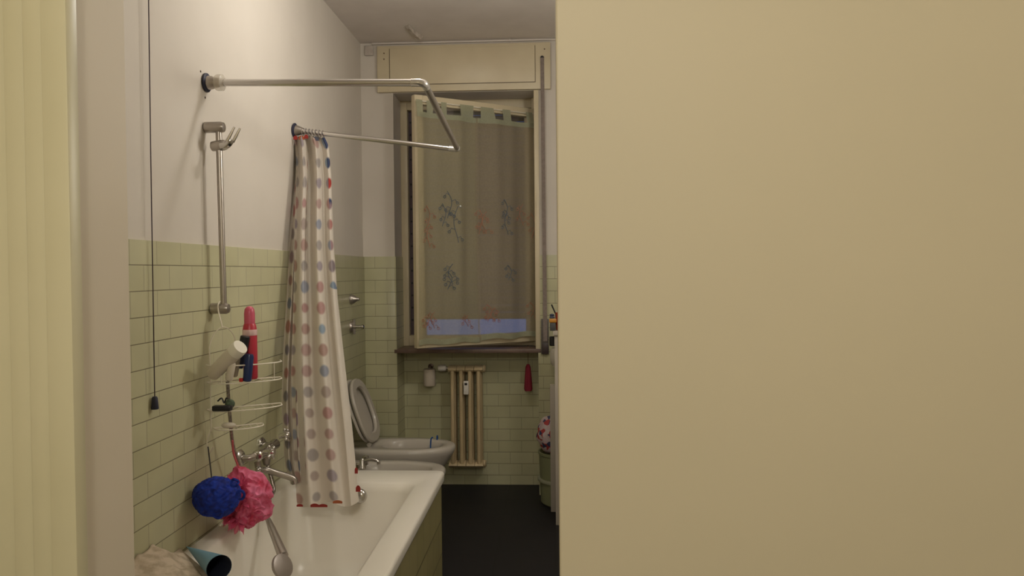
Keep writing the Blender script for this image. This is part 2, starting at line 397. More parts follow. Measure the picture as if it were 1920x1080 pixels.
for P0, dd, nm in ((A, d1, 0), (A2, d3, 1)):
    fl = MB().rev([(.030, 0), (.033, .003), (.033, .008), (.024, .012)], P0, dd).build('flange', dark_rubber, rail)
    MB().rev([(.024, .010), (.023, .024), (.019, .034), (.016, .046), (.0145, .05)], P0, dd).build('flange_cup', chrome_dull, fl)
    if not nm: MB().rev([(.027, .040), (.0285, .045), (.0285, .062), (.022, .066), (.0135, .067)], P0, dd).build('clear_collar', mat('clear_plastic', (.72, .66, .55), .25, 0, Alpha=.45), fl)
hl = MB()
for p in ((376, 134), (384.5, 183)):
    d = fw*F_PX + rt*(p[0]-960) + up*(540-p[1]); q = CAM + d*(XL/d.x)
    hl.cyl(q, q+Vector((.001, 0, 0)), .004, n=8)
st(hl.build('screw_hole', mat('hole_dark', (.05, .03, .02), .9), wl))

# ---------------------------------------------------------------- shower curtain
def cloth_mat():
    m = mat('dotted_cloth', (.7, .66, .6), .55); N, L, b = nodes(m)
    uv = N.new('ShaderNodeUVMap'); sc = N.new('ShaderNodeVectorMath'); sc.operation = 'MULTIPLY'; sc.inputs[1].default_value = (1, 1, 1)
    L.new(uv.outputs[0], sc.inputs[0])
    fl = N.new('ShaderNodeVectorMath'); fl.operation = 'FLOOR'; L.new(sc.outputs[0], fl.inputs[0])
    fr = N.new('ShaderNodeVectorMath'); fr.operation = 'SUBTRACT'; L.new(sc.outputs[0], fr.inputs[0]); L.new(fl.outputs[0], fr.inputs[1])
    ds = N.new('ShaderNodeVectorMath'); ds.operation = 'DISTANCE'; L.new(fr.outputs[0], ds.inputs[0]); ds.inputs[1].default_value = (.5, .5, 0)
    wn = N.new('ShaderNodeTexWhiteNoise'); wn.noise_dimensions = '2D'; L.new(fl.outputs[0], wn.inputs['Vector'])
    sp = N.new('ShaderNodeSeparateColor'); L.new(wn.outputs['Color'], sp.inputs[0])
    rr = N.new('ShaderNodeMapRange'); rr.inputs[3].default_value = .27; rr.inputs[4].default_value = .36; L.new(sp.outputs[1], rr.inputs[0])
    lt = N.new('ShaderNodeMath'); lt.operation = 'SUBTRACT'; L.new(rr.outputs[0], lt.inputs[0]); L.new(ds.outputs['Value'], lt.inputs[1])
    st_ = N.new('ShaderNodeMapRange'); st_.inputs[1].default_value = 0; st_.inputs[2].default_value = .10; L.new(lt.outputs[0], st_.inputs[0])
    cr = N.new('ShaderNodeValToRGB'); cr.color_ramp.interpolation = 'CONSTANT'
    cols = [(.45, .30, .26), (.31, .33, .40), (.43, .35, .31), (.47, .28, .26), (.38, .34, .32), (.28, .36, .46), (.46, .32, .29), (.36, .31, .34)]
    e = cr.color_ramp.elements; e[0].position = 0; e[0].color = (*cols[0], 1); e[1].position = 1/8; e[1].color = (*cols[1], 1)
    for i in range(2, 8): q = e.new(i/8); q.color = (*cols[i], 1)
    L.new(sp.outputs[0], cr.inputs[0])
    cv = N.new('ShaderNodeValToRGB'); cv.color_ramp.interpolation = 'CONSTANT'; e = cv.color_ramp.elements
    e[0].color = (.42, .03, .02, 1); e[1].position = .3; e[1].color = (.03, .05, .13, 1); q = e.new(.55); q.color = (.40, .08, .03, 1); q = e.new(.8); q.color = (.12, .07, .06, 1)
    L.new(sp.outputs[2], cv.inputs[0])
    at_ = N.new('ShaderNodeAttribute'); at_.attribute_name = 'vivid'
    m0 = N.new('ShaderNodeMixRGB'); L.new(at_.outputs['Fac'], m0.inputs[0]); L.new(cr.outputs[0], m0.inputs[1]); L.new(cv.outputs[0], m0.inputs[2])
    m1 = N.new('ShaderNodeMixRGB'); L.new(st_.outputs[0], m1.inputs[0]); m1.inputs[1].default_value = (.70, .64, .56, 1); L.new(m0.outputs[0], m1.inputs[2])
    L.new(m1.outputs[0], b.inputs['Base Color'])
    tl_ = N.new('ShaderNodeBsdfTranslucent'); L.new(m1.outputs[0], tl_.inputs[0])
    ms = N.new('ShaderNodeMixShader'); ms.inputs[0].default_value = .22
    L.new(b.outputs[0], ms.inputs[1]); L.new(tl_.outputs[0], ms.inputs[2]); L.new(ms.outputs[0], N['Material Output'].inputs['Surface'])
    return m
dots = cloth_mat()
cur = thing('shower_curtain', 'white shower curtain with muted round dots gathered at the wall and hanging into the tub', 'shower curtain', (-.95, 3.05, .49))
def edge(tab, y):
    for i in range(len(tab)-1):
        (y0, x0), (y1, x1) = tab[i], tab[i+1]
        if y <= y1: return x0+(x1-x0)*max(0, (y-y0))/(y1-y0)
    return tab[-1][1]
EL = [(255, 552), (330, 556), (420, 552), (560, 549), (700, 545), (800, 548), (880, 552), (950, 557)]
ER = [(255, 607), (275, 616), (330, 620), (450, 624), (560, 632), (640, 641), (700, 648), (800, 660), (850, 665), (950, 674)]
def depthY(y): return 3.60-(3.60-3.0)*((y-250)/700)**1.0
m = MB(); NS, NT = 150, 90; G = []; UV = []
uvl = m.b.loops.layers.uv.new('UVMap')
vv = m.b.verts.layers.float.new('vivid')
for j in range(NT+1):
    t = j/NT; row = []
    for i in range(NS+1):
        s = i/NS
        ybase = 252 + 694*t
        bot = 5*math.sin(s*9+.4)-6*max(0, s-.75)*4
        y = ybase + (bot*t**8) + (7*abs(math.sin(s*12)) * (1-t)**6)
        xl, xr = edge(EL, y), edge(ER, y)
        x = xl+(xr-xl)*s + 1.6*math.sin(s*13+t*3)*(1-t*.5)
        Yd = depthY(y)
        amp = (.030*(1-t)+.016*t)
        fold = amp*(math.sin(s*2*PI*2.6+.9+.5*math.sin(t*2.5)))+.006*math.sin(s*31+t*4)*(1-.5*t)
        fold += .05*max(0, s-.86)/.14
        p = at(x, y, Yd+fold)
        v = m.b.verts.new(p); v[vv] = 1.0 if s > .93 and t < .18 else (.45 if s > .93 and t < .5 else 0.0)
        row.append(v)
        us = s*3.55+.36+.30*math.sin(s*5.2+.5)*(1-t)
        if t > .42 and us > 3.0: us = 3.0
        UV.append((us, t*17.6+.25))
    G.append(row)
m.b.verts.index_update()
for j in range(NT):
    for i in range(NS):
        f = m.b.faces.new((G[j][i], G[j+1][i], G[j+1][i+1], G[j][i+1]))
        for lp, (jj, ii) in zip(f.loops, ((j, i), (j+1, i), (j+1, i+1), (j, i+1))): lp[uvl].uv = UV[jj*(NS+1)+ii]
front = m.build('curtain_panel', dots, cur, ang=180)
# folds bunched behind, along the wall
BL = [(255, 545), (330, 546), (450, 543), (560, 537), (640, 532), (760, 528), (870, 534), (905, 545)]
m = MB(); uvl = m.b.loops.layers.uv.new('UVMap'); vv = m.b.verts.layers.float.new('vivid'); G = []; UV = []
NS, NT = 60, 60
for j in range(NT+1):
    t = j/NT; row = []
    for i in range(NS+1):
        s = i/NS; y = 256+652*t; x = edge(BL, y)+(edge(EL, y)+22-edge(BL, y))*s
        p = at(x, y, depthY(y)+.07-.10*s*s+.022*math.sin(s*14+t*2))
        p.x = max(p.x, XL+.012)
        v = m.b.verts.new(p); v[vv] = .35; row.append(v); UV.append((s*2.2+7.1, t*15+.3))
    G.append(row)
for j in range(NT):
    for i in range(NS):
        f = m.b.faces.new((G[j][i], G[j+1][i], G[j+1][i+1], G[j][i+1]))
        for lp, (jj, ii) in zip(f.loops, ((j, i), (j+1, i), (j+1, i+1), (j, i+1))): lp[uvl].uv = UV[jj*(NS+1)+ii]
m.build('gathered_fold', dots, cur, ang=180)
# red printed hem patches and top beads
red = mat('red_print', (.30, .02, .015), .6); orange = mat('orange_print', (.40, .10, .03), .6)
def patch(x0, x1, y, hgt, mt, dy=0):
    m = MB(); rows = []
    for k, q in enumerate((0, .35, .7, 1)):
        rows.append([at(x0+(x1-x0)*i/8, y-hgt*q*math.sin(PI*(.12+.76*i/8))**.5+dy*i/8, depthY(y)-.018) for i in range(9)])
    m.loft(rows, closed=False); s_ = m.build('hem_print', mt, cur, ang=180); return s_
def hem_snap(o):            # lay prints just in front of the cloth
    return o
patch(556, 568, 950, 5, red); patch(582, 598, 951, 7, red); patch(597, 614, 951, 6, red); patch(624, 642, 944, 6, orange)
patch(665, 671, 888, 12, red); patch(667, 676, 922, 12, red)
rg = MB()
for i in range(7):
    c = A2 + d3*(.045+i*.016); rg.tube([c+Vector((0, math.cos(a)*.018, math.sin(a)*.018-.004)) for a in [2*PI*k/14 for k in range(14)]], .0022, 6, closed=True)
rg.build('curtain_ring', mat('ring_grey', (.25, .22, .2), .4), cur)
for x0, x1, y, mt in ((550, 558, 262, red), (560, 570, 262, orange), (570, 578, 260, red), (586, 598, 264, mat('navy_print', (.07, .08, .12), .6))): patch(x0, x1, y, 8, mt)

# ---------------------------------------------------------------- shower bar
bar = thing('shower_bar', 'chrome vertical shower slide bar on the left wall with empty handset fork', 'shower bar', (XL, 2.68, 1.30))
PB, PT = Vector((XL+.055, 2.675, 1.30)), Vector((XL+.050, 2.668, 1.935))
MB().cyl(PB, PT, .0105).build('pole', chrome_dull, bar)
for P0, l0 in ((PT, .072), (PB, .066)):
    q = P0.copy(); m = MB(); m.rev([(.016, 0), (.0195, .003), (.0195, l0-.012), (.016, l0-.003), (.006, l0)], (XL+(.0095 if P0 is PB else .0005), q.y, q.z), (1, 0, 0)); m.build('wall_bracket', chrome_dull, bar)
sl = MB().rev([(.010, 0), (.017, .004), (.019, .02), (.019, .045), (.015, .058), (.01, .06)], (XL+.022, 2.668, 1.868), (1, 0, .10)).build('slider', chrome_dull, bar)
fk = MB(); c = Vector((XL+.078, 2.655, 1.872))
fk.tube(smoothpath([c+Vector((-.016, 0, -.004)), c+Vector((.008, 0, .0)), c+Vector((.022, -.002, .018))], 4), [.013]*8+[.011], 12)
for o in ((-.004, -.012), (.006, .012)):
    fk.tube([c+Vector((.016+o[0], o[1], .010)), c+Vector((.030+o[0], o[1], .034)), c+Vector((.043+o[0], o[1], .058))], [.0065, .0055, .0035], 8)
fk.build('handset_fork', chrome, sl)

# ---------------------------------------------------------------- pull cord
pc = thing('pull_cord', 'thin dark emergency pull cord ending in a small black knob on the left wall', 'pull cord', (XL+.02, 2.26, 1.05))
MB().tube([(XL+.02, 2.272, HC), (XL+.018, 2.265, 1.8), (XL+.02, 2.258, 1.05)], .0016, 6).build('cord', mat('cord_dark', (.07, .05, .06), .8), pc)
MB().rev([(.006, 0), (.0085, -.004), (.011, -.034), (.0105, -.038), (.003, -.039)], (XL+.02, 2.258, 1.056), (0, 0, 1), 16).build('knob', dark_rubber, pc)

# ---------------------------------------------------------------- bathtub
tub = thing('bathtub', 'white enamelled bathtub with tiled front panel along the left wall', 'bathtub', (-.86, 2.67, 0))
TX0, TX1, TY0, TY1, TZ = XL+.009, -.498, 1.88, 3.478, .525
def rrect(x0, x1, y0, y1, r, z, n=6):
    out = []
    for cx, cy, a0 in ((x1-r, y1-r, 0), (x0+r, y1-r, PI/2), (x0+r, y0+r, PI), (x1-r, y0+r, 1.5*PI)):
        for k in range(n+1): a = a0+PI/2*k/n; out.append((cx+r*math.cos(a), cy+r*math.sin(a), z))
    return out
def rr2(x0, x1, y0, y1, r, z): return rrect(x0, x1, y0, y1, r, z)
m = MB()
m.loft([rr2(TX0+.01, TX1-.012, TY0, TY1-.015, .02, TZ-.045), rr2(TX0, TX1-.002, TY0, TY1-.004, .03, TZ-.04), rr2(TX0, TX1, TY0, TY1, .035, TZ-.012), rr2(TX0+.003, TX1-.004, TY0+.003, TY1-.004, .035, TZ-.003), rr2(TX0+.012, TX1-.014, TY0+.012, TY1-.014, .03, TZ),
        rr2(TX0+.066, TX1-.088, TY0+.10, TY1-.20, .06, TZ-.001), rr2(TX0+.074, TX1-.098, TY0+.11, TY1-.212, .07, TZ-.008), rr2(TX0+.082, TX1-.110, TY0+.125, TY1-.226, .08, TZ-.04),
        rr2(TX0+.11, TX1-.15, TY0+.20, TY1-.29, .10, TZ-.30), rr2(TX0+.14, TX1-.18, TY0+.25, TY1-.34, .09, TZ-.36), rr2(TX0+.20, TX1-.24, TY0+.32, TY1-.42, .05, TZ-.38)], cap0=False)
m.build('tub_shell', enamel, tub, ang=50)
m = MB(); m.box((TX1-.030, TY0, 0), (TX1-.016, TY1-.02, TZ-.04)); m.box((TX0, TY1-.035, 0), (TX1-.030, TY1-.02, TZ-.04)); m.box((TX0, TY0, 0), (TX1-.03, TY0+.012, TZ-.04))
m.build('tiled_panel', tile_mat('tile_panel', 'x', .153, .153, (0, 0), (.42, .38, .17), (.47, .42, .2), (.2, .17, .09)), tub, smooth=False)
ov = at(675, 930, 3.235)
k = MB().rev([(.031, 0), (.030, .008), (.022, .016), (.012, .019), (.003, .020)], ov, (0, -1, .15)).build('overflow_knob', chrome, tub)

# stone slab at the near end
m = MB(); m.prism([(XL+.010, 2.415), (-1.011, 2.205), (-.80, 1.99), (-.80, 1.42), (XL+.010, 1.42)], .527, .541)
stone = mottle(mat('mottled_stone', (.5, .42, .32), .5), (.44, .35, .25), (.60, .50, .40), 26, 5, .05, .42, .58)
tag(m.build('stone_shelf', stone, smooth=False), 'mottled beige stone shelf across the near corner of the tub', 'shelf')
m = MB(); NX, NY = 46, 60; G = []
for j in range(NY+1):
    row = []
    for i in range(NX+1):
        x = XL+.012+(.36)*i/NX; q = j/NY
        yf = 2.37-1.25*max(0, x-(XL+.045))            # far edge runs off diagonally
        y = 1.62+(yf-1.62)*q
        e = min(1, (1-q)*7, q*7, (NX-i)/5)
        z = .543+(.014+.014*noise.noise(Vector((x*14, y*14, 0)))+.008*noise.noise(Vector((x*45, y*45, 3))))*max(0, e)**.5
        z += .058*min(1, max(0, (2.34-y)/.10))*max(0, 1-(x-XL)/.16)*max(0, e)**.5
        row.append(m.b.verts.new((x, y, z)))
    G.append(row)
for j in range(NY):
    for i in range(NX): m.b.faces.new((G[j][i], G[j][i+1], G[j+1][i+1], G[j+1][i]))
rim_ = [G[0][i] for i in range(NX+1)]+[G[j][NX] for j in range(1, NY+1)]+[G[NY][i] for i in range(NX-1, -1, -1)]+[G[j][0] for j in range(NY-1, 0, -1)]
low = [m.b.verts.new((v.co.x, v.co.y, .5425)) for v in rim_]
for k in range(len(rim_)): m.b.faces.new((rim_[k], low[k], low[(k+1) % len(low)], rim_[(k+1) % len(low)]))
m.b.faces.new(low)
tag(m.build('towel', mottle(mat('towel_cloth', (.5, .42, .32), .9), (.42, .34, .24), (.60, .50, .38), 30, 5, .3, .38, .6), ang=180), 'crumpled mottled beige towel heaped on the near corner of the tub behind the blue cone', 'towel')
# rolled cone
ap = Vector((-1.185, 2.410, .550)); mo = at(411, 1069, 2.16); ax = (mo-ap); Lc = ax.length; ax.normalize()
rc = .036; mo.z = .547+rc*.9; ax = (mo-ap); Lc = ax.length
cone = thing('paper_cone', 'light blue paper cone with dark inside lying on the tub corner', 'cone', ap)
MB().loft([[ap+(mo-ap)*q+ (r_*rc*(q**1.0)) for r_ in [(lambda a: ((ax.normalized().cross(Vector((0, 0, 1))).normalized())*math.cos(a)+Vector((0, 0, 1))*math.sin(a)*1.0))(2*PI*i/28) for i in range(28)]] for q in (.002, .3, .65, 1)], True, False).build('cone_wall', mat('light_blue_card', (.15, .30, .40), .6), cone)
q_ = [(lambda a: ((ax.normalized().cross(Vector((0, 0, 1))).normalized())*math.cos(a)+Vector((0, 0, 1))*math.sin(a)))(2*PI*i/28) for i in range(28)]
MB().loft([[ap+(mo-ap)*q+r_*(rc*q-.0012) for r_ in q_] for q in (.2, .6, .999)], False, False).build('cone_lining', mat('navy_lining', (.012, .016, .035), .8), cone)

# ---------------------------------------------------------------- caddy
CZ = 0
ca, cb = Vector((-1.195, 2.60)), Vector((-.985, 2.735))
cdir = (cb-ca).normalized(); cw = (cb-ca).length; cn = Vector((cdir.y, -cdir.x))
def cdp(s, d, z): q = ca+cdir*s+cn*d; return Vector((q.x, q.y, z))
caddy = thing('shower_caddy', 'white wire shower caddy with three baskets hanging from the shower bar', 'caddy', cdp(cw/2, 0, .83))
zt1 = at(430, 684, 2.60).z; zb1 = at(430, 717, 2.60).z; zb2 = at(425, 768, 2.60).z; zb3 = at(430, 804, 2.60).z
xm = cw*.28
m = MB()
loop = [cdp(.012, 0, zb3-.01), cdp(.012, 0, zt1), cdp(.012, 0, at(400, 650, 2.6).z), cdp(.03, 0, at(402, 625, 2.6).z), cdp(.06, 0, at(415, 614, 2.62).z), cdp(.09, 0, at(425, 628, 2.62).z), cdp(.10, 0, at(430, 660, 2.62).z), cdp(.10, 0, zt1)]
m.tube(smoothpath(loop, 6), .0022, 8)
hook = at(411, 612, 2.65); m.tube(smoothpath([cdp(.055, 0, hook.z-.002), (PB.x-.008, PB.y-.026, 1.29), (PB.x-.008, PB.y-.028, 1.315), (PB.x-.008, PB.y-.01, 1.325), (PB.x-.008, PB.y+.02, 1.322)], 5), .0025, 8)
m.build('hanger', wire_white, caddy)
def basket(z0, z1, s0, s1, dep, nm):
    def rim(z, sh=0):
        pts = [cdp(s0, 0, z)]
        for k in range(13): a = PI*k/12; pts.append(cdp((s0+s1)/2-(s1-s0)/2*math.cos(a)*(1-sh), dep*math.sin(a)**.6*(1-sh)+.001, z))
        pts.append(cdp(s1, 0, z)); return pts
    m = MB(); m.tube(rim(z0)+[cdp(s0, 0, z0)], .0024, 6)
    if z1 > z0:
        m.tube(rim(z1), .0026, 6)
        for k in range(3):
            a = PI*(k+1)/4; x_ = (s0+s1)/2-(s1-s0)/2*math.cos(a); d_ = dep*math.sin(a)**.6
            m.tube([cdp(x_, d_, z0), cdp(x_, d_, z1)], .0016, 6)
    for k in range(1, 7):
        x_ = s0+(s1-s0)*k/7; c_ = 1-abs(2*k/7-1)**2; m.tube([cdp(x_, 0, z0), cdp(x_, dep*max(.05, c_**.3), z0)], .0010, 5)
    m.build(nm, wire_white, caddy)
basket(zb1, zt1, 0, cw, .085, 'basket'); basket(zb2, zb2, 0, cw, .085, 'basket'); basket(zb3, zb3, .02, cw*.74, .07, 'basket')
for s_ in (.012, ):
    pass
MB().tube(smoothpath([cdp(.012, .002, zb3), at(388, 830, 2.6), at(392, 850, 2.6), at(400, 838, 2.6)], 5), .002, 6).build('hook', wire_white, caddy)

def bottle(name, label, cat, p0, p1, prof, parts, group=None):
    """p0 base point, p1 top point; prof/parts give radius against fraction of the length"""
    p0, p1 = Vector(p0), Vector(p1); Ln = (p1-p0).length; r = thing(name, label, cat, p0, group)
    for nm, mt, pr in parts: MB().rev([(a, b_*Ln) for a, b_ in pr], p0, p1-p0, 24).build(nm, mt, r)
    return r
zf = zb1+.004
s0_ = at(470, 705, 2.66); tp = at(467.5, 574, 2.66); s0_.z = zf
red_p = mat('pink_red_paint', (.48, .035, .06), .35)
bottle('spray_can', 'tall pinkish red spray can with white band at the back of the caddy', 'spray can', s0_, tp, None, [
    ('can_body', red_p, [(.022, 0), (.0245, .02), (.0245, .66), (.022, .73), (.019, .76)]),
    ('white_band', mat('band_white', (.72, .5, .48), .4), [(.0249, .60), (.0251, .602), (.0251, .678), (.0249, .68)]),
    ('cap', mat('pink_cap', (.56, .09, .15), .35), [(.0185, .755), (.0185, .90), (.016, .96), (.010, .99), (.002, 1)])])
q0 = at(463, 705, 2.60); q0.z = zf; q1 = at(468, 664, 2.60)
bottle('navy_bottle', 'short navy blue bottle standing before the spray can in the caddy', 'bottle', q0, q1, None, [
    ('body', mat('navy_plastic', (.015, .03, .11), .3), [(.012, 0), (.0145, .03), (.0150, .9), (.012, 1.0)])])
q0 = at(449, 690, 2.615); q1 = at(460, 630, 2.615)
bottle('black_tube', 'dark tube with black cap leaning behind the white bottle in the caddy', 'tube', q0, q1, None, [
    ('body', mat('dark_blue_tube', (.02, .025, .06), .4), [(.011, 0), (.0125, .1), (.0125, .45), (.013, .5)]),
    ('cap', black_plastic, [(.0155, .5), (.0160, .52), (.0160, .98), (.014, 1.0)])])
q0 = at(397, 704, 2.575); q1 = at(451, 650, 2.53); ax_ = (q1-q0).normalized()
wbm = mat('creamy_white_plastic', (.62, .56, .46), .4)
bottle('white_bottle', 'large white shampoo bottle leaning to the right across the caddy', 'bottle', q0, q1, None, [
    ('body', wbm, [(.017, 0), (.022, .03), (.0245, .2), (.0255, .74), (.024, .80)]),
    ('cap', mat('white_cap', (.78, .74, .64), .4), [(.0262, .80), (.0270, .82), (.0272, .97), (.0255, 1.0)])])
q0 = at(437, 706, 2.60); q1 = at(444, 660, 2.60)
bottle('clear_bottle', 'small translucent bottle between the leaning white bottle and the navy bottle', 'bottle', q0, q1, None, [
    ('body', mat('cloudy_plastic', (.42, .37, .28), .35), [(.012, 0), (.0155, .05), (.0155, .8), (.009, .95), (.008, 1.0)])])
q0 = at(429, 712, 2.555); q1 = at(436, 680, 2.55)
bottle('white_tub', 'small cream coloured pot at the front of the top caddy basket', 'pot', q0, q1, None, [
    ('body', wbm, [(.011, 0), (.013, .08), (.012, .9), (.009, 1.0)])])
c = at(452, 703, 2.585); c.z = zf+.006
tag(MB().box(c-Vector((.006, .005, .006)), c+Vector((.006, .005, .007)), .002).build('red_lid', mat('red_lid_plastic', (.5, .02, .015), .35)), 'small red cube at the foot of the navy bottle in the caddy', 'soap')  # little red lid drawn as a cube; soap is only an invented name
# second basket: razor and green sponge
c = at(418, 758, 2.565); c.z = zb2+.015
rz = thing('razor_holder', 'black razor stand with curved wire loop on the middle caddy basket', 'razor', c)
MB().box(c-Vector((.034, .014, .013)), c+Vector((.030, .014, .006)), .005).build('body', black_plastic, rz)
MB().tube(smoothpath([c+Vector((-.018, 0, .020)), c+Vector((-.004, 0, .030)), c+Vector((.004, 0, .014)), c+Vector((.012, 0, .030)), c+Vector((.018, 0, .028))], 5), .0028, 8).build('loop', black_plastic, rz)
g = at(431, 749, 2.60); g.z = zb2+.020
tag(MB().ball(g, .017, (1, .8, .95)).build('green_sponge', mottle(mat('green_sponge', (.08, .13, .07), .8), (.04, .06, .04), (.14, .2, .12), 60)), 'small dark green round sponge beside the black razor stand', 'sponge')
c = at(429, 796, 2.60); c.z = zb3+.012
sp_ = MB(); sp_.ball(c, .022, (1.15, .8, .45)); tag(sp_.build('soap_bar', mat('soap', (.62, .56, .46), .4)), 'pale oval soap bar on the bottom caddy basket', 'soap')

# puffs
def puff(nm, label, c, R_, mt, sq, fr_, amp, seed, sub=6):
    m = MB(); v = bmesh.ops.create_icosphere(m.b, subdivisions=sub, radius=1)['verts']
    for q in v:
        n = q.co.normalized(); p = n*fr_+Vector((seed, 0, 0)); d = noise.noise_vector(p*.7)*1.2
        rdg = 1-abs(noise.noise(p+d))*2.4; big = noise.noise(n*1.6+Vector((0, seed, 0)))
        q.co = Vector(c)+Vector((n.x*sq[0], n.y*sq[1], n.z*sq[2]))*R_*(1+amp*rdg+amp*1.3*big)
    return m
blue = mottle(mat('blue_netting', (.005, .03, .32), .8), (.0005, .009, .15), (.001, .030, .36), 60, 3, .3)
pink = mat('pink_netting', (.72, .10, .22), .6)
N, L, b = nodes(pink)
tc = N.new('ShaderNodeTexCoord'); nz = N.new('ShaderNodeTexNoise'); nz.inputs['Scale'].default_value = 22; nz.inputs['Detail'].default_value = 3
cr = N.new('ShaderNodeValToRGB'); cr.color_ramp.elements[0].position = .35; cr.color_ramp.elements[0].color = (.50, .02, .07, 1); cr.color_ramp.elements[1].position = .68; cr.color_ramp.elements[1].color = (.80, .22, .38, 1)
L.new(tc.outputs['Object'], nz.inputs[0]); L.new(nz.outputs[0], cr.inputs[0]); L.new(cr.outputs[0], b.inputs['Base Color'])
bc = at(407, 931, 2.50)
bp = thing('bath_puff', 'round blue netting bath puff hanging by a black cord from the caddy', 'bath puff', bc)
puff('p', '', bc, .073, blue, (1.04, .9, .88), 3.4, .05, 3).build('netting', blue, bp)
for cx, cy, rr, ang in ((451, 928, .014, 0), (409, 962, .017, .2), (385, 958, .014, .5), (440, 905, .012, .9)):
    c = at(cx, cy, 2.455)
    MB().tube([c+Vector((math.cos(2*PI*k/16)*rr*.9, math.sin(ang)*.006*math.cos(k), math.sin(2*PI*k/16)*rr)) for k in range(16)], .0045, 8, closed=True).build('netting_loop', blue, bp)
MB().tube(smoothpath([at(390, 838, 2.56), at(393, 862, 2.52), at(397, 896, 2.50)], 5), .0022, 6).build('cord', black_plastic, bp)
pc_ = at(462, 934, 2.66)
pp = thing('bath_puff', 'ragged pink netting bath puff hanging behind the blue one', 'bath puff', pc_)
m = puff('p', '', pc_, .082, pink, (1.0, .8, 1.15), 2.6, .16, 9)
m.build('netting', pink, pp)
fr_ = MB()
for k in range(26):
    a = random.uniform(0, 2*PI); tl2 = random.uniform(-1, 1); rr = random.uniform(.5, 1)
    c = pc_+Vector((math.cos(a)*.055*rr, -.045+random.uniform(-.02, .02), math.sin(a)*.075*rr)); n = Vector((math.cos(a), -.7, math.sin(a))).normalized()
    e1 = n.cross(Vector((0, 1, .3))).normalized(); e2 = n.cross(e1); rows = []
    R1 = random.uniform(.022, .038); ph = random.uniform(0, 6)
    for i in range(6):
        q = i/5; rows.append([c+(e1*math.cos(2*PI*j/30)+e2*math.sin(2*PI*j/30))*R1*(.15+.85*q)*(1+.12*q*math.sin(j*1.3+ph))+n*(.016*q*math.sin(2*PI*j/30*5+ph)+.012*q) for j in range(30)])
    fr_.loft(rows, False, False)
pink2 = voile_mat('pink_film', (.78, .13, .26), .72)
fr_.build('ruffle', pink2, pp, ang=180)
MB().tube(smoothpath([at(436, 826, 2.62), at(438, 850, 2.64), at(448, 878, 2.66)], 5), .0035, 6).build('cord', mat('pink_cord', (.55, .12, .13), .6), pp)

# ---------------------------------------------------------------- bath mixer, hose, hand shower
mx_ = thing('bath_mixer', 'chrome wall mounted bath mixer with cross handles and long spout above the tub', 'tap', (XL, 3.0, .70))
ym = 3.02
P1 = Vector((XL+.0095, 2.90, .715)); P2 = Vector((XL+.0095, 3.12, .715))
for p in (P1, P2):
    f_ = MB().rev([(.034, 0), (.034, .004), (.026, .012), (.016, .016)], p, (1, 0, 0)).build('wall_flange', chrome, mx_)
    MB().tube(smoothpath([p+Vector((.012, 0, 0)), p+Vector((.035, 0, 0)), p+Vector((.055, .012 if p is P1 else -.012, .005))], 5), .014, 12).build('inlet', chrome_dull, f_)
bodyc = Vector((XL+.072, 3.01, .722))
MB().rev([(.014, -.10), (.022, -.095), (.023, -.05), (.019, -.03), (.024, -.01), (.024, .03), (.019, .05), (.022, .095), (.014, .10)], bodyc, (0, 1, .02)).build('body', chrome, mx_)
def cross(c, ax, nm='handle'):
    ax = Vector(ax).normalized(); m = MB(); m.rev([(.010, 0), (.011, .02), (.016, .026), (.016, .036), (.012, .045), (.003, .047)], c, ax)
    e1 = ax.cross(Vector((0, 0, 1))).normalized(); e2 = ax.cross(e1)
    for k in range(4):
        d = e1*math.cos(PI/2*k+.5)+e2*math.sin(PI/2*k+.5); h = Vector(c)+ax*.031; m.cyl(h, h+d*.026, .0055, .0065, 10); m.ball(h+d*.027, .0075, sub=2)
    return m.build(nm, chrome, mx_)
cross(bodyc+Vector((.018, -.075, .006)), (1, -.1, .1)); cross(bodyc+Vector((.022, .085, .035)), (1, .1, .2))
MB().rev([(.018, 0), (.016, .03), (.012, .045)], bodyc+Vector((0, 0, -.015)), (0, 0, -1)).build('spout_neck', chrome_dull, mx_)
s0v = at(492, 882, 2.98); s1v = at(549, 897, 3.02)
MB().tube(smoothpath([s0v+Vector((-.02, 0, .035)), s0v+Vector((-.012, 0, .004)), s0v+Vector((.02, .004, 0)), (s0v+s1v)/2+Vector((0, 0, .004)), s1v, s1v+Vector((.010, 0, -.022))], 5), .0125, 14).build('spout', chrome_dull, mx_)
MB().ball(s0v+Vector((-.012, -.01, .006)), .014, sub=2).build('diverter', chrome, mx_)
hs = thing('hand_shower', 'chrome hand shower with metal hose lying in the near end of the tub', 'hand shower', at(525, 1062, 2.78))
steel = mottle(mat('hose_steel', (.36, .32, .28), .3, .9), (.25, .22, .20), (.45, .41, .37), 150)
h0, h1 = at(503, 975, 2.86), at(531, 1043, 2.72)
MB().tube(smoothpath([(XL+.07, 3.02, .67), at(513, 915, 3.0), at(508, 930, 2.96), at(500, 950, 2.9), h0, h0.lerp(h1, .1)], 6), .0075, 10).build('hose', steel, hs)
MB().tube(smoothpath([at(426, 700, 2.63), at(428, 740, 2.66), at(432, 790, 2.68), at(438, 840, 2.72), at(456, 890, 2.78), at(480, 940, 2.84), at(496, 962, 2.86)], 6), .0062, 10).build('hose', steel, hs)
MB().tube([h0, h0.lerp(h1, .25), h0.lerp(h1, .6), h1], [.010, .014, .016, .019], 14).build('handle', chrome_dull, hs)
hc = at(527, 1063, 2.68)
MB().rev([(.014, -.014), (.036, -.008), (.045, .002), (.044, .012), (.036, .015)], hc, (.80, -.30, .45)).build('spray_head', mat('scuffed_chrome', (.40, .36, .33), .45, .8), hs)

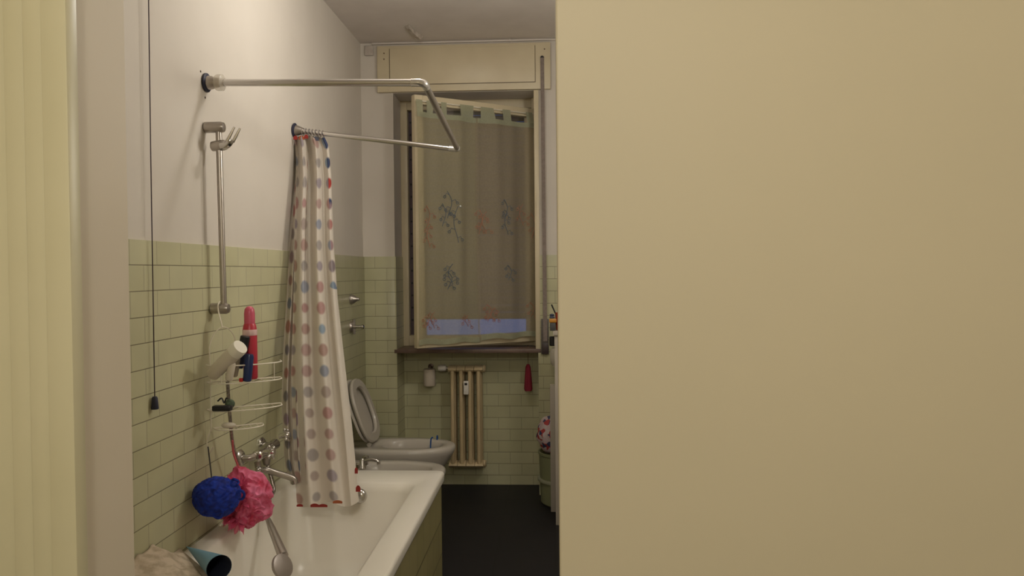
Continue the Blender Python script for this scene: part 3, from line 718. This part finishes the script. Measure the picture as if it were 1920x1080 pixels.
# bottle on the far rim of the tub
b0 = Vector((-.925, 3.42, TZ)); b1 = at(667, 808, 3.42); b1.x = b0.x+.004
bottle('rim_bottle', 'slim cloudy white bottle on the far rim of the tub beside the dotted curtain', 'bottle', b0, (b0.x+.003, b0.y, b1.z), None, [
    ('body', mat('cloudy_white', (.46, .46, .42), .3), [(.018, 0), (.020, .03), (.020, .45), (.012, .56), (.010, .60)]),
    ('collar', wbm, [(.011, .60), (.015, .62), (.015, .80), (.011, .82)]), ('cap', mat('grey_cap', (.50, .46, .40), .4), [(.009, .82), (.012, .84), (.012, .97), (.009, 1)])])

# ---------------------------------------------------------------- toilet and bidet
def egg(x0, x1, yc, hw_, z, n=40, p=2.3, flat=0.0):
    out = []; cx = (x0+x1)/2; hx = (x1-x0)/2
    for k in range(n):
        a = 2*PI*k/n; ca_, sa = math.cos(a), math.sin(a)
        pw = 2/p if ca_ > 0 else 2/3.6
        out.append((cx+hx*math.copysign(abs(ca_)**(pw), ca_), yc+hw_*math.copysign(abs(sa)**(2/2.4), sa)*(1-.04*ca_), z))
    return out
def pan(name, label, cat, yc, hw_, xb, xn, zr, mt, hole_back):
    t = thing(name, label, cat, ((xb+xn)/2, yc, 0)); m = MB()
    m.loft([egg(xb+.03, xn-.20, yc, hw_*.62, 0), egg(xb+.03, xn-.19, yc, hw_*.60, .05), egg(xb+.02, xn-.15, yc, hw_*.62, zr*.45), egg(xb+.01, xn-.06, yc, hw_*.84, zr*.72), egg(xb, xn-.012, yc, hw_*.97, zr-.05), egg(xb, xn, yc, hw_, zr-.025),
            egg(xb, xn-.003, yc, hw_*.985, zr-.008), egg(xb+.006, xn-.014, yc, hw_*.93, zr), egg(xb+hole_back, xn-.060, yc, hw_*.66, zr), egg(xb+hole_back+.01, xn-.072, yc, hw_*.60, zr-.010), egg(xb+hole_back+.01, xn-.072, yc, hw_*.59, zr-.045), egg(xb+hole_back+.05, xn-.11, yc, hw_*.44, zr-.16), egg(xb+hole_back+.10, xn-.17, yc, hw_*.25, zr-.21)])
    m.build('bowl', mt, t, ang=50); return t
TYc = 4.42
toi = pan('toilet', 'white toilet with raised seat and lid against the left wall under the window', 'toilet', TYc, .18, XL+.012, -.572, .432, ceramic_dull, .20)
def slab(axis_pts, hw_, th, hole=0, nm='lid'):
    """egg slab hinged low at axis_pts[0], top at axis_pts[1] (x,z)"""
    (x0, z0), (x1, z1) = axis_pts; d = Vector((x1-x0, 0, z1-z0)); Ls = d.length; d.normalize(); n = Vector((d.z, 0, -d.x))
    def ring(off, inset, hole_=False):
        out = []
        for k in range(36):
            a = 2*PI*k/36; l = Ls/2+(Ls/2-inset)*math.copysign(abs(math.cos(a))**(.85 if math.cos(a) > 0 else .6), math.cos(a)); s = (hw_-inset)*math.copysign(abs(math.sin(a))**.85, math.sin(a))
            out.append(Vector((x0, TYc+s, z0))+d*l+n*off)
        return out
    m = MB()
    if hole: m.loft([ring(0, .004), ring(th*.5, 0), ring(th, .006), ring(th, hole-.006), ring(th*.5, hole), ring(0, hole-.004), ring(0, .004)], False, False)
    else: m.loft([ring(0, .01), ring(th*.4, 0), ring(th, .006)])
    return m.build(nm, ceramic_dull, toi, ang=50)
slab(((-1.070, .445), (-1.198, .80)), .185, .018, 0, 'lid')
slab(((-1.045, .445), (-1.168, .805)), .18, .020, .055, 'seat')
for s in (-1, 1): MB().cyl((-1.055, TYc+s*.075-.012, .445), (-1.055, TYc+s*.075+.012, .445), .013, n=14).build('hinge', ceramic_dull, toi)
fr0 = at(806, 833, 4.28)
fk = thing('toilet_freshener', 'bright blue freshener clip hooked over the toilet rim', 'toilet freshener', (fr0.x, TYc-.12, .40))
bl = mat('toilet_blue', (.01, .07, .26), .4); fx = fr0.x; yy = TYc+.115
MB().tube(smoothpath([(fx-.004, yy+.05, .412), (fx-.002, yy+.045, .440), (fx, yy+.01, .452), (fx+.002, yy-.005, .437), (fx+.01, yy-.01, .407)], 5), .004, 8).build('clip', bl, fk)
MB().tube(smoothpath([(fx-.004, TYc-.10, .410), (fx, TYc-.10, .48), (fx+.012, TYc-.10, .492)], 4), .004, 8).build('stem', bl, fk)
MB().ball((fx, TYc+.06, .385), .03, (1.4, .5, .5)).build('cage', bl, fk)
bid = pan('bidet', 'white bidet between the end of the tub and the toilet', 'bidet', 3.92, .175, XL+.012, -.560, .420, ceramic_dull, .17)
tq = at(690, 856, 3.90); tq.z = .42
tap = MB(); tap.rev([(.020, 0), (.018, .012), (.014, .018), (.013, .045), (.008, .052)], (tq.x-.03, 3.90, .42)); tap.build('tap_body', chrome, bid)
MB().tube(smoothpath([(tq.x-.03, 3.90, .455), (tq.x+.01, 3.90, .467), (tq.x+.05, 3.90, .460), (tq.x+.055, 3.90, .443)], 4), .009, 10).build('tap_spout', chrome, bid)
for s in (-1, 1): MB().rev([(.016, 0), (.015, .02), (.020, .026), (.018, .045), (.004, .05)], (tq.x-.035, 3.90+s*.085, .42)).build('tap_handle', chrome, bid)

# valves on the left wall
v1 = thing('stop_valve', 'upper chrome dome shaped stop valve on the tiled left wall beside the toilet', 'valve', (XL+.008, 4.56, 1.262))
MB().rev([(.030, 0), (.030, .006), (.024, .024), (.014, .036), (.010, .048), (.009, .052), (.003, .054)], (XL+.008, 4.56, 1.265), (1, 0, 0)).build('dome', chrome_dull, v1)
v2 = thing('flush_valve', 'lower chrome flush valve with pushing knob on the tiled left wall', 'valve', (XL+.008, 4.56, 1.095))
MB().rev([(.036, 0), (.036, .004), (.030, .012), (.012, .016), (.012, .03)], (XL+.008, 4.56, 1.10), (1, 0, 0)).build('rose', chrome_dull, v2)
MB().rev([(.010, .028), (.010, .062), (.014, .066), (.014, .076), (.006, .080)], (XL+.008, 4.56, 1.10), (1, 0, 0)).build('knob', chrome, v2)
m = MB(); m.cyl((XL+.026, 4.56, 1.145), (XL+.026, 4.56, 1.055), .008); m.build('cross_bar', chrome_dull, v2)

# ---------------------------------------------------------------- radiator
rad = thing('radiator', 'narrow cream cast iron column radiator in the niche below the window', 'radiator', (-.565, 5.03, .12))
rm = mottle(mat('radiator_cream', (.58, .46, .27), .4), (.55, .43, .25), (.61, .48, .29), 6)
ry = 5.045; x0 = at(850.5, 780, ry).x; x3 = at(899, 780, ry).x; zt, zb = at(870, 686, ry).z, at(870, 874, ry).z
for i in range(4):
    x = x0+(x3-x0)*i/3; m = MB()
    for dy, rw in ((-.045, .0135), (0, .019), (.045, .0195)):
        m.loft([[(x+rw*math.cos(a), ry+dy+.016*math.sin(a), z) for a in [2*PI*k/12 for k in range(12)]] for z in (zb+.02, (zb+zt)/2, zt-.02)])
    for z in (zt-.018, zb+.018):
        m.loft([[(x-.027+.054*q, ry+.066*math.cos(a), z+.022*math.sin(a)) for a in [2*PI*k/16 for k in range(16)]] for q in (0, .1, .9, 1)])
    m.build('column', rm, rad)
for z_ in (zt-.018, zb+.018): MB().rev([(.02, 0), (.024, .003), (.024, .012), (.018, .018)], (x3+.024, ry, z_), (1, 0, 0)).build('end_plug', rm, rad)
c = at(874, 727, ry-.075)
hm_ = MB().box((c.x-.017, c.y-.012, c.z-.044), (c.x+.017, c.y+.02, c.z+.044), .006).build('heat_meter', mat('meter_white', (.72, .68, .62), .4), rad)
MB().box((c.x-.009, c.y-.0135, c.z+.018), (c.x+.009, c.y-.012, c.z+.032)).build('meter_display', black_plastic, hm_)
for s in (.35, 2.65):
    x = x0+(x3-x0)*s/3; MB().cyl((x, ry+.03, zt-.03), (x, D+ND-.007, zt-.03), .008).build('wall_hook', rm, rad)
va = at(828, 690, ry)
vl = MB(); vl.rev([(.016, 0), (.021, .006), (.022, .04), (.017, .052), (.006, .055)], (va.x+.03, ry, va.z), (-1, 0, 0)); vb = vl.build('valve_head', white_plastic, rad)
MB().cyl((va.x+.028, ry, va.z), (x0-.02, ry, zt-.018), .010).build('valve_pipe', chrome_dull, rad)
MB().cyl((va.x+.045, ry, va.z), (va.x+.045, D+ND-.007, va.z), .010).build('supply_pipe', chrome_dull, rad)

# toilet roll on the niche wall
rp = at(804, 707, 5.06)
tr_ = thing('toilet_roll_holder', 'chrome toilet roll holder on the niche wall left of the radiator', 'holder', (rp.x, YW-.007, rp.z+.05))
MB().rev([(.018, 0), (.018, .005), (.007, .008), (.007, .045), (.010, .05), (.003, .054)], (rp.x+.002, YW-.007, rp.z+.062), (0, -1, 0)).build('arm', mat('arm_dark', (.12, .08, .06), .4, .6), tr_)
MB().tube([(rp.x, YW-.052, rp.z+.062), (rp.x, YW-.060, rp.z+.05), (rp.x, YW-.060, rp.z-.055)], .004, 8).build('pin', chrome_dull, tr_)
paper = mat('toilet_paper', (.66, .58, .48), .9)
m = MB(); m.rev([(.018, -.055), (.038, -.055), (.040, -.05), (.040, .05), (.038, .055), (.018, .055)], (rp.x, YW-.060, rp.z-.005)); m.loft([[(rp.x+.018*math.cos(2*PI*k/20), YW-.060+.018*math.sin(2*PI*k/20), rp.z-.005+z) for k in range(20)] for z in (-.0549, .0549)], False, False)
tag(m.build('toilet_roll', paper), 'white toilet roll hanging upright on its holder left of the radiator', 'toilet roll')
m = MB(); c = at(752, 850, 4.85)
# red tassel
tt0 = at(990, 650, 5.03); tt1 = at(990, 683, 5.03); tt2 = at(990.5, 733, 5.03)
rtg = thing('red_tassel', 'dark red cloth strip hanging on a thin cord below the window', 'tassel', tt2)
MB().tube([tt0+Vector((0, 0, .012)), tt1], .0018, 6).build('cord', mat('cord_brown', (.12, .05, .03), .8), rtg)
m = MB(); R_ = []
for q, hw_ in ((0, .008), (.1, .016), (.5, .022), (.93, .026), (1, .022)):
    p = tt1.lerp(tt2, q); R_.append([p+Vector((math.cos(a)*hw_*(1+.08*math.sin(5*a)), math.sin(a)*.012*(1+.2*math.sin(5*a)), 0)) for a in [2*PI*k/24 for k in range(24)]])
m.loft(R_); m.build('cloth', mat('crimson_cloth', (.26, .015, .035), .8), rtg)

# ---------------------------------------------------------------- things at the right
cabp = thing('white_cabinet', 'pale tall bathroom cabinet mostly hidden behind the doorway wall', 'cabinet', (.25, 4.35, 0))
cz = at(1045, 622, 4.317).z; cx0 = at(1039.5, 900, 4.317).x
cab_m = mottle(mat('cabinet_laminate', (.48, .43, .36), .5), (.46, .41, .34), (.50, .45, .38), 3)
MB().box((cx0+.006, 4.317, 0), (XR-.002, 4.55, cz), .003).build('body', cab_m, cabp)
MB().box((cx0-.002, 4.305, cz-.02), (XR-.002, 4.55, cz+.004), .003).build('top', cab_m, cabp)
m = MB().box((at(1032, 850, 4.56).x, 4.556, .0), (XR-.002, 4.60, at(1032, 722, 4.56).z), .003)
tag(m.build('side_board', cab_m), 'pale upright board standing behind the white cabinet', 'board')
bx = .045
bin_ = thing('laundry_bin', 'pale green plastic bin behind the cabinet at the window wall', 'bin', (bx, 4.75, 0))
gm_ = mat('pale_green_plastic', (.26, .27, .15), .5)
MB().rev([(.125, 0), (.135, .01), (.145, .30), (.150, .305), (.150, .32), (.140, .32), (.137, .30), (.12, .03)], (bx, 4.75, 0), (0, 0, 1), 40).build('body', gm_, bin_)
MB().rev([(.151, .14), (.153, .145), (.153, .155), (.151, .16)], (bx, 4.75, 0), (0, 0, 1), 40).build('rim_band', mat('pale_band', (.40, .40, .28), .5), bin_)
fl_m = mat('floral_cloth', (.6, .5, .5), .8); N, L, b = nodes(fl_m)
tc = N.new('ShaderNodeTexCoord'); vo = N.new('ShaderNodeTexVoronoi'); vo.inputs['Scale'].default_value = 38
cr = N.new('ShaderNodeValToRGB'); e = cr.color_ramp.elements; cr.color_ramp.interpolation = 'CONSTANT'
e[0].color = (.45, .06, .06, 1); e[1].position = .25; e[1].color = (.62, .52, .52, 1); q = e.new(.55); q.color = (.05, .06, .14, 1); q = e.new(.72); q.color = (.60, .46, .48, 1)
sc_ = N.new('ShaderNodeSeparateColor'); L.new(tc.outputs['Object'], vo.inputs['Vector']); L.new(vo.outputs['Color'], sc_.inputs[0]); L.new(sc_.outputs[0], cr.inputs[0]); L.new(cr.outputs[0], b.inputs['Base Color'])
tw = MB(); cc = Vector((.0, 4.60+.10, .43)); v = bmesh.ops.create_icosphere(tw.b, subdivisions=5, radius=1)['verts']
for q in v:
    n = q.co.normalized(); k = 1+.10*noise.noise(n*3+Vector((4, 0, 0))); q.co = cc+Vector((n.x*.112, n.y*.09, n.z*.118))*k
tag(tw.build('floral_cloth', fl_m), 'crumpled white cloth with red and blue flowers heaped on the green bin', 'cloth')
# items on the cabinet
ct = cz+.004
c = at(1047, 604, 4.36)
pot = thing('orange_pot', 'small reddish orange pot on the cabinet with dark brush handles sticking out', 'pot', (c.x+.02, 4.36, ct))
MB().rev([(.030, 0), (.034, .004), (.038, .10), (.036, .10), (.030, .01)], (c.x+.02, 4.37, ct)).build('pot_body', mat('orange_red_plastic', (.42, .07, .03), .4), pot)
br = thing('brush', 'dark slim brush standing tilted to the left in the orange pot', 'brush', (c.x+.01, 4.37, ct+.02))
a_, b_ = Vector((c.x+.012, 4.37, ct+.03)), at(1034, 571, 4.37)
MB().tube([a_, b_], [.003, .0045], 8).build('handle', black_plastic, br)
br2 = thing('brush', 'dark slim brush standing upright in the orange pot', 'brush', (c.x+.03, 4.37, ct+.02))
MB().tube([(c.x+.016, 4.375, ct+.03), at(1052, 576, 4.375)], [.004, .008], 8).build('handle', black_plastic, br2)
c = at(1037, 605, 4.34)
ob = MB().box((c.x-.022, 4.33, ct+.045), (c.x+.02, 4.35, ct+.068), .006)
tag(ob.build('yellow_clip', mat('yellow_orange', (.55, .24, .03), .4)), 'yellow-orange plastic comb resting over the dark box on the cabinet', 'comb')
ob = MB().box((c.x-.018, 4.325, ct), (c.x+.014, 4.385, ct+.044), .004)
tag(ob.build('dark_box', mat('dark_grey_box', (.06, .06, .06), .5)), 'small dark grey box at the left edge of the cabinet top', 'box')
ob = MB().box((c.x-.020, 4.33, ct+.070), (c.x+.010, 4.36, ct+.082), .004); ob.ball((c.x-.006, 4.345, ct+.088), .012, (1.2, 1, .6), 2)
tag(ob.build('blue_case', mat('navy_case', (.04, .05, .09), .4)), 'little navy case lying on top of the yellow-orange comb', 'case')
hd = thing('hair_dryer', 'white hair dryer with black nozzle hanging at the left side of the cabinet', 'hair dryer', at(1036, 660, 4.36))
c = at(1034, 640, 4.40); MB().rev([(.014, 0), (.018, .004), (.018, .05), (.014, .054)], c+Vector((.006, .0, -.026)), (0, 0, 1), 20).build('nozzle', black_plastic, hd)
c = at(1036, 668, 4.40); MB().rev([(.012, -.055), (.022, -.04), (.027, -.01), (.026, .02), (.020, .045), (.012, .05)], c+Vector((.012, 0, 0)), (0, 0, 1), 24).build('body', mat('dryer_white', (.50, .46, .38), .4), hd)
